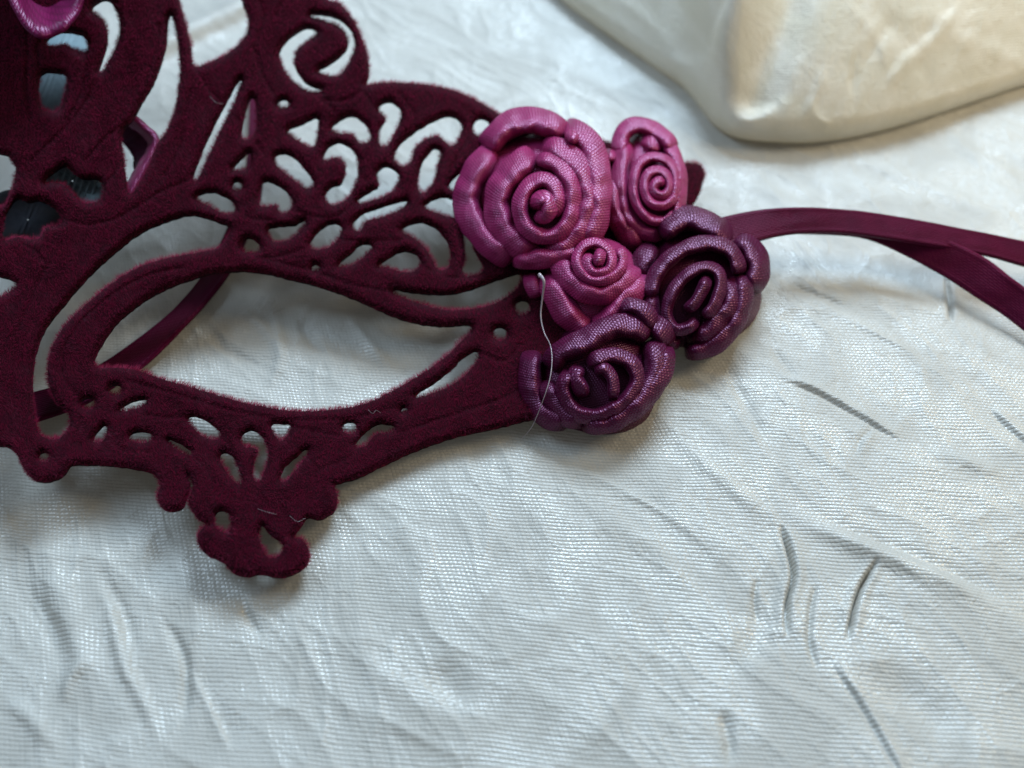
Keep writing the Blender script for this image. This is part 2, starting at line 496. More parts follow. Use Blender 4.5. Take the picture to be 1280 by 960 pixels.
fadd([(1010, 135), (1022, 150), (1040, 162)], 5, 0.4)
for pts, hw_, hh_ in (([(1060, 10), (1095, 45), (1110, 90)], 4, 0.3), ([(1200, 10), (1165, 50), (1128, 80), (1100, 120)], 4, 0.35), ([(1075, 60), (1066, 90), (1068, 120)], 4, -0.35),
                      ([(1215, 60), (1240, 80), (1275, 90)], 5, -0.3), ([(1130, 20), (1180, 28), (1240, 20)], 5, 0.25), ([(1250, 20), (1215, 45), (1190, 80)], 4, 0.25),
                      ([(760, -10), (800, 20), (840, 60)], 7, 0.3), ([(1030, 90), (1020, 120), (1000, 150)], 5, 0.3), ([(1140, 100), (1180, 95), (1230, 75)], 4, 0.25)):
    fadd(pts, hw_, hh_)
V[..., 2] += wgt * (0.25 * perlin(FX * 1000 / 9, FY * 1000 / 12) + 0.10 * perlin(FX * 1000 / 3.1 + 8, FY * 1000 / 5)
                    + 0.12 * np.clip(1 - 2.4 * np.abs(perlin((FX + FY) * 1000 / 8, (FX - FY) * 1000 / 3.0)), 0, 1) ** 3) * 1e-3
ftex = weave_uv(FX, FY, 1.0)
arc = np.concatenate([np.zeros((ns, 1)), np.cumsum(np.linalg.norm(np.diff(V, axis=1), axis=2), axis=1)], axis=1) * 1000
fold_uv = np.stack([FX * 1000, arc + 0.2 * FX * 1000], -1)
fold = mesh_obj('cloth_fold', V.reshape(-1, 3), grid_faces(ns, 16 + nb), M_WARM_FOLD, uv=fold_uv.reshape(-1, 2))
tag(fold, 'ivory satin cloth folded over on itself in a soft thick roll behind the ribbon roses', 'cloth')

# ------------------------------------------------------------------ the mask: velvet lace frame
mask = bpy.data.objects.new('masquerade_mask', None)
COL.objects.link(mask)
mask.location = Vector(P(300, 480, 0.002).tolist())
mask.empty_display_size = 0.01
tag(mask, 'wine red velvet filigree masquerade mask with ribbon roses lying on ivory satin', 'mask')
bpy.context.view_layer.update()

def mask_h(px, py):
    l = np.clip((430 - px) / 430, 0, 1.4); u = np.clip((560 - py) / 560, 0, 1.2)
    side = 1 - 0.72 * smooth((px - 430) / 430)        # the mask curves back down towards its right end
    return 0.0018 + 0.0205 * u ** 1.55 * side + 0.0045 * l ** 1.6 + 0.0010 * np.sin(px / 90.0) * u

OUTER = [(-70, -70), (398, -70), (402, -8), (425, 5), (441, 24), (453, 50), (460, 76), (460, 96), (457, 106), (480, 103), (510, 104), (540, 107),
         (572, 115), (600, 128), (622, 141), (650, 152), (700, 165), (760, 178), (820, 192), (850, 204), (864, 203), (877, 208), (880, 222), (873, 243), (862, 260), (850, 275),
         (850, 320), (830, 390), (780, 450), (720, 500), (690, 517), (660, 524), (620, 534), (570, 545), (520, 562), (480, 580), (450, 595), (424, 603),
         (417, 606), (421, 622), (417, 638), (400, 648), (384, 646), (375, 658), (366, 671), (379, 676), (386, 690), (382, 706), (366, 717), (347, 721), (326, 717),
         (307, 720), (291, 715), (279, 702), (261, 694), (250, 683), (247, 670), (255, 659), (262, 655), (248, 648), (239, 635), (237, 622), (242, 608), (237, 593), (233, 594),
         (237, 608), (232, 624), (227, 634), (216, 638), (203, 634), (197, 618), (201, 604), (191, 591), (169, 585), (138, 581), (107, 580), (88, 581),
         (80, 592), (65, 600), (50, 601), (37, 595), (28, 581), (21, 567), (10, 558), (-5, 556), (-30, 556), (-70, 562)]

HOLES = [
 [(273, 640), (284, 642), (287, 655), (283, 664), (272, 659), (269, 650)],
 [(327, 658), (336, 669), (348, 677), (353, 685), (344, 695), (334, 693), (328, 680), (325, 668)],
 [(117, 549), (124, 538), (132, 532), (130, 545), (124, 551)],
 [(150, 512), (165, 503), (183, 500), (171, 508)],
 [(235, 523), (247, 522), (263, 531), (274, 542), (269, 548), (254, 543), (244, 534)],
 [(302, 548), (310, 539), (322, 542), (333, 559), (332, 577), (324, 599), (318, 596), (319, 577), (324, 563), (316, 557), (307, 557)],
 [(276, 570), (283, 567), (293, 577), (301, 602), (294, 600), (282, 584)],
 [(340, 531), (351, 531), (362, 532), (355, 546), (349, 548)],
 [(351, 599), (357, 584), (372, 571), (382, 562), (384, 566), (369, 585), (357, 599)],
 [(445, 556), (462, 537), (475, 531), (491, 533), (487, 539), (469, 540), (456, 555)],
 [(210, 550), (222, 554), (240, 567), (228, 564)],
 [(597, 440), (581, 447), (566, 462), (544, 479), (519, 495), (544, 488), (572, 474), (591, 455)],
 [(492, 363), (519, 367), (559, 369), (591, 362), (619, 352), (650, 343), (645, 358), (628, 372), (606, 381), (581, 385), (550, 384), (525, 377), (506, 371)],
 # the eye
 [(119, 456), (127, 434), (146, 406), (174, 382), (206, 363), (238, 351), (265, 343), (300, 340), (331, 343), (369, 352), (403, 361), (437, 373), (469, 387),
  (500, 400), (531, 407), (559, 409), (588, 408), (575, 425), (556, 444), (531, 462), (500, 481), (469, 497), (441, 506), (403, 511), (362, 511), (325, 505), (300, 500),
  (277, 493), (237, 481), (198, 470), (170, 460), (146, 457)],
 [(286, 285), (262, 275), (237, 270), (214, 276), (178, 291), (146, 315), (115, 343), (83, 379), (59, 410), (47, 438), (42, 470), (43, 497), (46, 525), (52, 542), (70, 547), (84, 534), (84, 518),
  (68, 503), (59, 480), (58, 454), (65, 430), (79, 406), (103, 382), (135, 355), (166, 335), (198, 323), (237, 315), (272, 308), (280, 298)],
 [(303, 303), (312, 298), (324, 308), (318, 314), (304, 312)],
 # long slit left of the lace
 [(301, 98), (286, 125), (270, 155), (254, 190), (243, 220), (246, 222), (261, 189), (277, 156), (291, 127)],
 [(315, 122), (319, 144), (317, 165), (304, 172), (306, 151)],
 [(361, 163), (378, 156), (395, 148), (396, 160), (392, 181), (381, 178), (369, 171)],
 [(311, 191), (310, 207), (292, 211), (301, 201)],
 [(345, 196), (358, 193), (376, 207), (390, 228), (383, 233), (362, 218), (349, 207)],
 [(329, 229), (344, 231), (360, 244), (364, 258), (352, 265), (346, 254), (326, 255)],
 [(246, 246), (265, 241), (283, 248), (294, 260), (284, 266), (265, 257)],
 [(336, 288), (347, 284), (369, 282), (381, 276), (365, 295), (344, 300)],
 [(388, 306), (401, 288), (416, 280), (426, 286), (416, 303), (399, 310)],
 [(416, 159), (437, 146), (455, 155), (462, 172), (452, 177), (441, 166), (423, 164)],
 [(406, 199), (411, 185), (426, 179), (442, 192), (446, 216), (436, 243), (417, 254), (408, 245), (415, 235), (428, 229), (434, 212), (428, 198), (417, 195)],
 [(474, 135), (487, 128), (499, 138), (496, 156), (482, 181), (476, 177), (476, 162), (484, 148)],
 [(494, 197), (502, 180), (523, 163), (545, 151), (563, 146), (576, 157), (567, 179), (559, 177), (549, 168), (531, 172), (517, 184), (513, 199), (504, 206)],
 [(541, 188), (550, 190), (545, 207), (541, 224), (530, 239), (524, 232), (528, 207)],
 [(562, 231), (577, 215), (597, 199), (586, 215), (574, 232), (569, 238)],
 [(447, 251), (466, 239), (475, 233), (473, 216), (484, 209), (497, 219), (491, 235), (477, 244), (455, 251)],
 [(442, 281), (452, 269), (473, 261), (507, 251), (498, 261), (477, 269), (457, 275), (448, 287)],
 [(532, 257), (552, 247), (568, 252), (579, 268), (567, 270), (545, 263)],
 [(504, 287), (523, 279), (545, 287), (560, 309), (560, 331), (549, 335), (541, 321), (531, 306), (520, 296)],
 [(581, 291), (588, 294), (591, 313), (603, 334), (593, 342), (580, 341), (583, 320)],
 [(602, 290), (609, 297), (618, 301), (611, 314), (606, 304)],
 [(474, 332), (487, 323), (503, 315), (519, 319), (524, 330), (512, 338), (497, 336), (484, 332)],
 [(424, 331), (441, 316), (450, 307), (464, 307), (456, 317), (441, 328)],
 # upper swirl
 [(395, 40), (384, 36), (372, 41), (359, 52), (351, 66), (354, 80), (362, 94), (375, 106), (387, 112), (403, 112), (388, 108), (377, 100), (367, 84), (367, 70), (371, 59), (383, 50)],
 [(399, 88), (409, 83), (425, 72), (434, 62), (437, 51), (431, 37), (422, 30), (409, 25), (388, 18), (409, 20), (425, 26), (437, 38), (442, 55), (439, 68), (430, 84), (422, 92), (409, 92)],
 # nose side
 [(116, 11), (125, 2), (137, 3), (147, 22), (147, 44), (141, 62), (131, 81), (124, 91), (130, 72), (136, 50), (134, 31), (125, 19)],
 [(52, 94), (66, 91), (81, 95), (80, 112), (72, 137), (55, 135), (50, 115)],
 [(58, 52), (75, 41), (104, 46), (105, 64), (82, 54), (66, 56)],
 [(55, 227), (79, 208), (87, 213), (101, 224), (124, 226), (127, 245), (111, 252), (101, 249), (82, 230), (68, 226)],
 [(4, 287), (8, 267), (21, 249), (34, 253), (49, 252), (66, 260), (76, 271), (73, 279), (56, 282), (49, 295), (37, 297), (22, 294), (6, 298)],
 [(-40, 192), (0, 193), (11, 198), (18, 211), (15, 230), (9, 247), (0, 257), (-40, 262)],
 [(-30, 346), (0, 347), (19, 355), (9, 364), (-2, 370), (-30, 372)],
 [(219, -50), (226, 0), (233, 25), (240, 55), (243, 80), (258, 77), (283, 65), (301, 49), (308, 38), (309, 24), (302, 6), (299, -10), (300, -50)],
 [(213, 19), (208, 62), (194, 103), (180, 126), (168, 148), (154, 166), (156, 194), (159, 219), (162, 240), (172, 228), (184, 206), (196, 176), (205, 165), (217, 135), (223, 94), (223, 74), (219, 44)],
]
def ell(cx, cy, rx, ry, n=9, rot=0.0):
    a = np.linspace(0, 2 * math.pi, n, endpoint=False)
    x = rx * np.cos(a); y = ry * np.sin(a)
    return [(cx + p * math.cos(rot) - q * math.sin(rot), cy + p * math.sin(rot) + q * math.cos(rot)) for p, q in zip(x, y)]
for e in [(144, 487, 7, 5), (110, 504, 8, 6), (176, 546, 14, 5.5), (437, 534, 8, 6), (653, 384, 8, 8), (625, 417, 8, 7), (55, 571, 6, 5),
          (354, 129, 6, 4), (297, 232, 5, 5), (602, 159, 9, 10), (394, 334, 4, 3), (505, 512, 3, 2)]:
    HOLES.append(ell(*e))

# shallow valleys between the raised cords of the lace
GROOVES = [
 [(33, 30), (34, 70), (33, 110), (38, 150)], [(52, 94), (46, 60), (60, 40), (90, 30)], [(100, 50), (108, 80), (100, 120), (84, 150)], [(124, 91), (112, 120), (90, 150), (60, 180), (40, 200)],
 [(165, 150), (140, 165), (120, 185), (108, 200)], [(150, 170), (146, 210), (130, 232)], [(200, 30), (196, 60), (180, 110)],
 [(240, 110), (232, 140), (226, 180), (205, 220)], [(325, 0), (330, 20), (322, 50)], [(354, 0), (345, 20)], [(243, 80), (262, 110), (290, 140), (330, 190)],
 [(343, 118), (330, 95), (318, 60)], [(387, 112), (400, 122), (430, 125), (455, 112)], [(400, 122), (420, 140), (410, 150)], [(455, 112), (470, 140), (468, 165), (472, 190)],
 [(500, 115), (520, 150), (500, 170)], [(590, 140), (585, 170), (570, 200), (555, 230)], [(440, 255), (420, 270), (390, 270), (370, 262)], [(300, 240), (310, 270), (340, 275)], [(430, 300), (470, 300), (500, 300)],
 [(380, 310), (350, 320), (320, 322)], [(330, 322), (390, 338), (440, 355), (490, 364)], [(524, 330), (560, 345), (600, 345)], [(560, 331), (580, 350)],
 [(60, 330), (40, 370), (22, 420), (16, 480), (22, 530)], [(15, 300), (40, 310), (60, 330)], [(75, 271), (110, 280), (150, 270), (200, 240), (235, 225)],
 [(100, 500), (80, 470), (80, 440), (95, 410), (130, 375), (180, 345), (230, 333)], [(150, 512), (200, 520), (235, 523)], [(160, 475), (220, 492), (280, 510), (340, 522), (400, 524), (450, 520), (505, 505), (560, 482)],
 [(183, 546), (215, 550)], [(240, 567), (262, 590), (270, 620)], [(300, 602), (303, 630), (300, 680), (310, 705)], [(351, 599), (350, 630), (365, 655)], [(318, 599), (320, 640)], [(383, 566), (395, 590), (390, 625)],
 [(274, 542), (290, 560), (297, 575)], [(362, 532), (400, 540), (430, 545)], [(456, 555), (430, 575), (400, 585)], [(500, 540), (560, 520), (620, 500), (660, 480)], [(600, 440), (630, 450), (650, 430)],
 [(60, 547), (56, 565)], [(100, 520), (100, 560)], [(140, 530), (150, 560), (190, 565)], [(510, 205), (490, 215)], [(446, 216), (460, 225)], [(462, 172), (455, 200)],
]

def pip(x, y, poly):
    inside = np.zeros(x.shape, bool)
    n = len(poly); j = n - 1
    for i in range(n):
        xi, yi = poly[i]; xj, yj = poly[j]
        c = ((yi > y) != (yj > y)) & (x < (xj - xi) * (y - yi) / (yj - yi + 1e-12) + xi)
        inside ^= c
        j = i
    return inside

def closed_loop(pts, step=3.0):
    s = spline(pts, 8, True)
    s = np.vstack([s, s[:1]])
    return resample(s, step)[:-1]

def widen(l, a):
    t = np.roll(l, -1, 0) - np.roll(l, 1, 0); n = np.stack([t[:, 1], -t[:, 0]], 1); n /= np.linalg.norm(n, axis=1)[:, None] + 1e-9
    ar = (l[:, 0] * np.roll(l[:, 1], -1) - np.roll(l[:, 0], -1) * l[:, 1]).sum()
    return l + n * a * (1 if ar > 0 else -1)
loops = [closed_loop(OUTER, 3.0)] + [widen(closed_loop(h, 2.6), 2.4) for h in HOLES]
# a little hand-made unevenness
loops = [l + np.stack([perlin(l[:, 0] / 7, l[:, 1] / 7 + 3), perlin(l[:, 0] / 7 + 9, l[:, 1] / 7)], 1) * 1.2 for l in loops]
pts2, edges = [], []
for l in loops:
    b = len(pts2); n = len(l)
    pts2 += [Vector(p) for p in l.tolist()]
    edges += [(b + i, b + (i + 1) % n) for i in range(n)]
bnd = np.array([tuple(p) for p in pts2])
seg_a = bnd[[e[0] for e in edges]]; seg_b = bnd[[e[1] for e in edges]]

RX0, RY0, RW, RH = -90, -90, 1000, 840
def field(A, B, reach=16):
    """distance to the nearest outline segment and the direction away from it, on a 1 px raster"""
    Df = np.full((RH, RW), 99.0); Nx = np.zeros((RH, RW)); Ny = np.zeros((RH, RW))
    for (ax, ay), (bx, by) in zip(A, B):
        x0 = max(0, int(min(ax, bx) - reach - RX0)); x1 = min(RW, int(max(ax, bx) + reach - RX0) + 2)
        y0 = max(0, int(min(ay, by) - reach - RY0)); y1 = min(RH, int(max(ay, by) + reach - RY0) + 2)
        if x1 <= x0 or y1 <= y0: continue
        X = np.arange(x0, x1)[None, :] + RX0 - ax; Y = np.arange(y0, y1)[:, None] + RY0 - ay
        dx, dy = bx - ax, by - ay
        t = np.clip((X * dx + Y * dy) / (dx * dx + dy * dy + 1e-9), 0, 1)
        ex = X - t * dx; ey = Y - t * dy
        d = np.sqrt(ex * ex + ey * ey)
        w = Df[y0:y1, x0:x1]; m = d < w
        w[m] = d[m]; Nx[y0:y1, x0:x1][m] = (ex / (d + 1e-9))[m]; Ny[y0:y1, x0:x1][m] = (ey / (d + 1e-9))[m]
    return Df, Nx, Ny

def sample(f, q):
    x = np.clip(q[:, 0] - RX0, 0, RW - 2); y = np.clip(q[:, 1] - RY0, 0, RH - 2)
    xi = x.astype(int); yi = y.astype(int); u = x - xi; v = y - yi
    Df, Nx, Ny = f
    d = (Df[yi, xi] * (1 - u) + Df[yi, xi + 1] * u) * (1 - v) + (Df[yi + 1, xi] * (1 - u) + Df[yi + 1, xi + 1] * u) * v
    xr = np.rint(x).astype(int); yr = np.rint(y).astype(int)
    return d, np.stack([Nx[yr, xr], Ny[yr, xr]], 1)

def inside_mask(q):
    ok = pip(q[:, 0], q[:, 1], loops[0])
    for l in loops[1:]:
        x0, y0 = l.min(0); x1, y1 = l.max(0)
        m = ok & (q[:, 0] > x0) & (q[:, 0] < x1) & (q[:, 1] > y0) & (q[:, 1] < y1)
        idx = np.nonzero(m)[0]
        if len(idx):
            ok[idx[pip(q[idx, 0], q[idx, 1], l)]] = False
    return ok

gstep = 3.4
qx, qy = np.meshgrid(np.arange(-68, 885, gstep), np.arange(-68, 725, gstep * 0.87))
qx[1::2] += gstep / 2
q = np.stack([qx.ravel(), qy.ravel()], 1)
q += rng.uniform(-0.5, 0.5, q.shape)
q = q[inside_mask(q)]
F_EDGE = field(seg_a, seg_b)
dq, _ = sample(F_EDGE, q)
q = q[dq > 1.6]
allp = pts2 + [Vector(p) for p in q.tolist()]
vo, eo, fo, *_ = delaunay_2d_cdt(allp, edges, [], 0, 1e-4)
vo = np.array([tuple(v) for v in vo]); fo = np.array([f for f in fo if len(f) == 3])
cen = vo[fo].mean(1)
fo = fo[inside_mask(cen)]
used = np.unique(fo); remap = -np.ones(len(vo), int); remap[used] = np.arange(len(used))
vo = vo[used]; fo = remap[fo]
# face orientation: photo y runs down, so flip as needed
ar = np.cross(vo[fo[:, 1]] - vo[fo[:, 0]], vo[fo[:, 2]] - vo[fo[:, 0]])
fo[ar > 0] = fo[ar > 0][:, ::-1]
gr_a, gr_b = [], []
for g in GROOVES:
    s = spline(g, 6); gr_a.append(s[:-1]); gr_b.append(s[1:])
gr_a = np.vstack(gr_a); gr_b = np.vstack(gr_b)
F_GROOVE = field(gr_a, gr_b)

def puff(p):
    d, n2 = sample(F_EDGE, p)
    g, n3 = sample(F_GROOVE, p)
    g = g + 1.2
    g = g * 1.1 + 1.8; use = g < d
    dm = np.minimum(d, g)
    R = 8.5
    t = np.clip(dm / R, 0, 1)
    prof = np.sqrt(np.clip(1 - (1 - t) ** 2, 0, 1))
    slope = np.clip(1 - t, 0, 1)
    nrm = np.where(use[:, None], n3, n2)
    return prof, slope, nrm, d

TH = 0.00105
prof_v, _, _, _ = puff(vo)
h0 = mask_h(vo[:, 0], vo[:, 1])
top = P(vo[:, 0], vo[:, 1], h0 + TH * prof_v)
bot = P(vo[:, 0], vo[:, 1], h0) - np.array([0, 0, 0.00045])
nv = len(vo)
e_all = np.vstack([fo[:, [0, 1]], fo[:, [1, 2]], fo[:, [2, 0]]])
key = np.sort(e_all, axis=1); kk = key[:, 0].astype(np.int64) * nv + key[:, 1]
uq, inv, cnt = np.unique(kk, return_inverse=True, return_counts=True)
be = e_all[cnt[inv] == 1]
sides = np.vstack([np.stack([be[:, 1], be[:, 0], be[:, 0] + nv], 1), np.stack([be[:, 1], be[:, 0] + nv, be[:, 1] + nv], 1)])
frame = mesh_obj('lace_frame', np.vstack([top, bot]), np.vstack([fo, fo[:, ::-1] + nv, sides]), M_BASE, mask)

# velvet pile: one thin blade per fibre
tri_a = vo[fo]
area = np.abs(np.cross(tri_a[:, 1] - tri_a[:, 0], tri_a[:, 2] - tri_a[:, 0])) * 0.5
def fibres(base2, out_amt, length, nrm2, tone):
    n = len(base2)
    h = mask_h(base2[:, 0], base2[:, 1])
    prof, slope, nn, d = puff(base2)
    root = P(base2[:, 0], base2[:, 1], h + TH * prof)
    # outward direction in the cloth plane
    o3 = np.stack([nn[:, 0], -nn[:, 1], np.zeros(n)], 1)
    outw = -o3                                     # from the inside towards the rim
    sl = (slope * out_amt)[:, None]
    dirn = outw * sl * 1.3 + np.array([0, 0, 1.0]) * (1 - 0.55 * sl) + rng.normal(0, 0.28, (n, 3))
    lean = np.stack([perlin(base2[:, 0] / 30, base2[:, 1] / 30), perlin(base2[:, 0] / 30 + 7, base2[:, 1] / 30), np.zeros(n)], 1)
    dirn += lean * 1.5
    dirn /= np.linalg.norm(dirn, axis=1)[:, None]
    ln = length * rng.uniform(0.6, 1.15, n)
    side = np.cross(dirn, rng.normal(0, 1, (n, 3))); side /= np.linalg.norm(side, axis=1)[:, None]
    w = rng.uniform(0.000022, 0.000040, n)[:, None]
    tip = root + dirn * ln[:, None]
    v = np.stack([root - side * w - dirn * 1e-4, root + side * w - dirn * 1e-4, tip], 1).reshape(-1, 3)
    return v, np.repeat(tone, 3)
nf = 330000
pick = rng.choice(len(fo), nf, p=area / area.sum())
r1 = np.sqrt(rng.random(nf))[:, None]; r2 = rng.random(nf)[:, None]
bp2 = tri_a[pick, 0] * (1 - r1) + tri_a[pick, 1] * r1 * (1 - r2) + tri_a[pick, 2] * r1 * r2
vis = (bp2[:, 0] > -45) & (bp2[:, 1] > -45)
bp2 = bp2[vis]
tone = np.clip(rng.normal(0.10, 0.18, len(bp2)) + 0.45 * perlin(bp2[:, 0] / 14, bp2[:, 1] / 14), 0, 1)
v1, t1 = fibres(bp2, 1.0, 0.00042, None, tone)
# rim fibres
ea = vo[be[:, 0]]; eb = vo[be[:, 1]]
el = np.linalg.norm(eb - ea, axis=1)
ne = 85000
pk = rng.choice(len(be), ne, p=el / el.sum()); t = rng.random(ne)[:, None]
rb = ea[pk] * (1 - t) + eb[pk] * t
mid = cen[:0]
dirs = (eb - ea)[pk]; nn2 = np.stack([-dirs[:, 1], dirs[:, 0]], 1); nn2 /= np.linalg.norm(nn2, axis=1)[:, None]
test = rb + nn2 * 1.0
flip = inside_mask(test); nn2[flip] *= -1       # now points into the opening
n = ne
hz = mask_h(rb[:, 0], rb[:, 1])
root = P(rb[:, 0], rb[:, 1], hz + TH * rng.uniform(-0.5, 0.35, n))
# thicker brush where the pile leans that way
bias = np.clip(0.8 + 0.35 * nn2[:, 1] * -1 + 0.8 * perlin(rb[:, 0] / 9, rb[:, 1] / 9), 0.35, 1.5)
d3 = np.stack([nn2[:, 0], -nn2[:, 1], np.zeros(n)], 1) + rng.normal(0, 0.30, (n, 3)) + np.array([0.1, 0.1, 0.25])
d3 /= np.linalg.norm(d3, axis=1)[:, None]
ln = 0.00062 * rng.uniform(0.5, 1.15, n) * bias
side = np.cross(d3, rng.normal(0, 1, (n, 3))); side /= np.linalg.norm(side, axis=1)[:, None]
w = rng.uniform(0.000018, 0.000034, n)[:, None]
v2 = np.stack([root - side * w - d3 * 1e-4, root + side * w - d3 * 1e-4, root + d3 * ln[:, None]], 1).reshape(-1, 3)
t2 = np.repeat(np.clip(rng.normal(0.75, 0.2, n), 0, 1), 3)  # rims toned lighter: the backlit glow is put into the fibre colour
pv = np.vstack([v1, v2]); pf = np.arange(len(pv)).reshape(-1, 3)
pile = mesh_obj('velvet_pile', pv, pf, M_PILE, frame, smooth_shade=False)
pile['kind'] = 'stuff'
at = pile.data.attributes.new('tone', 'FLOAT', 'POINT')
if len(pile.data.vertices) == len(pv):
    at.data.foreach_set('value', np.concatenate([t1, t2]).astype(np.float32))

# ------------------------------------------------------------------ ribbons
def strip(name, A, B, hA, hB, mat, parent, thick=0.00022, step=4, bow=0.0003, label=None, rel=False):
    A = np.column_stack([A, hA]); B = np.column_stack([B, hB])
    A = spline(A, 8); B = spline(B, 8)
    n = 90
    def even(p):
        s = np.concatenate([[0], np.cumsum(np.linalg.norm(np.diff(p[:, :2], axis=0), axis=1))])
        qq = np.linspace(0, s[-1], n)
        return np.stack([np.interp(qq, s, p[:, k]) for k in range(3)], 1)
    A = even(A); B = even(B)
    if rel:
        A[:, 2] += mask_h(A[:, 0], A[:, 1]) * 1e3; B[:, 2] += mask_h(B[:, 0], B[:, 1]) * 1e3
    a3 = P(A[:, 0], A[:, 1], A[:, 2] * 1e-3); b3 = P(B[:, 0], B[:, 1], B[:, 2] * 1e-3)
    m = 15
    cc = np.linspace(0, 1, m)
    S = a3[:, None] * (1 - cc)[None, :, None] + b3[:, None] * cc[None, :, None]
    tang = np.gradient(S, axis=0); acr = (b3 - a3)[:, None]
    nr = np.cross(tang, np.broadcast_to(acr, S.shape)); nr /= np.linalg.norm(nr, axis=2)[..., None]
    if nr[..., 2].mean() < 0: nr = -nr
    S = S + nr * (bow * (1 - (2 * cc - 1) ** 4))[None, :, None]
    selv = np.exp(-((np.minimum(cc, 1 - cc) - 0.08) / 0.05) ** 2) * 0.00022     # raised selvedge
    S = S + nr * selv[None, :, None]
    S = S + nr * (perlin(np.arange(n)[:, None] / 9 + cc[None] * 0.7, cc[None] * 2 + 3 + 0 * np.arange(n)[:, None]) * 0.00016)[..., None]
    ring = np.concatenate([S, (S - nr * thick)[:, ::-1]], axis=1)
    ln = np.concatenate([[0], np.cumsum(np.linalg.norm(np.diff(S[:, m // 2], axis=0), axis=1))]) * 1000
    wv = np.concatenate([cc, cc[::-1]]) * 4
    uv = np.stack(np.meshgrid(ln, wv, indexing='ij'), -1)
    o = mesh_obj(name, ring.reshape(-1, 3), grid_faces(n, 2 * m, True), mat, parent, uv=uv.reshape(-1, 2))
    if label: o['label'] = label
    return o

strip('ribbon_tie', [(885, 276), (905, 271), (950, 262), (1000, 259), (1060, 262), (1120, 270), (1200, 285), (1280, 301), (1380, 325)],
      [(905, 318), (938, 305), (982, 294), (1040, 291), (1090, 296), (1150, 305), (1228, 319), (1280, 333), (1380, 360)],
      [8, 8.2, 8.6, 8.6, 8, 7.2, 6.2, 5.2, 4], [6.6, 6.8, 6.6, 6.4, 6, 5.4, 4.4, 3.4, 2.4], M_TIE, mask, label='upper run of the wine ribbon tie leaving the roses to the right')
strip('ribbon_tie', [(980, 268), (1040, 270), (1110, 276), (1170, 294), (1228, 320), (1262, 345), (1300, 375), (1370, 440)],
      [(960, 292), (1040, 294), (1085, 300), (1130, 319), (1180, 346), (1220, 372), (1262, 400), (1330, 455)],
      [6.6, 7.0, 6.4, 5.8, 5.2, 4.8, 4.2, 3.2], [4.6, 4.6, 4.0, 3.2, 2.2, 1.6, 1.1, 0.8], M_TIE, mask, label='lower run of the wine ribbon tie curving down to the right')
strip('ribbon_tie', [(313, 60), (312, 110), (309, 190), (302, 236), (283, 287), (254, 343), (222, 383), (190, 410), (158, 434), (127, 454), (80, 479), (42, 490), (-10, 505)],
      [(340, 60), (337, 120), (331, 200), (325, 250), (307, 303), (285, 344), (261, 375), (237, 402), (210, 430), (174, 462), (120, 497), (82, 515), (-10, 545)],
      [3.2, 3.0, 2.6, 2.2, 1.8, 1.5, 1.3, 1.2, 1.2, 1.3, 1.4, 1.4, 1.4], [3.4, 3.2, 2.8, 2.5, 2.2, 2.0, 1.9, 1.8, 1.7, 1.6, 1.6, 1.6, 1.6], M_TIE, mask, label='dark ribbon tie crossing the cloth behind the eye opening')

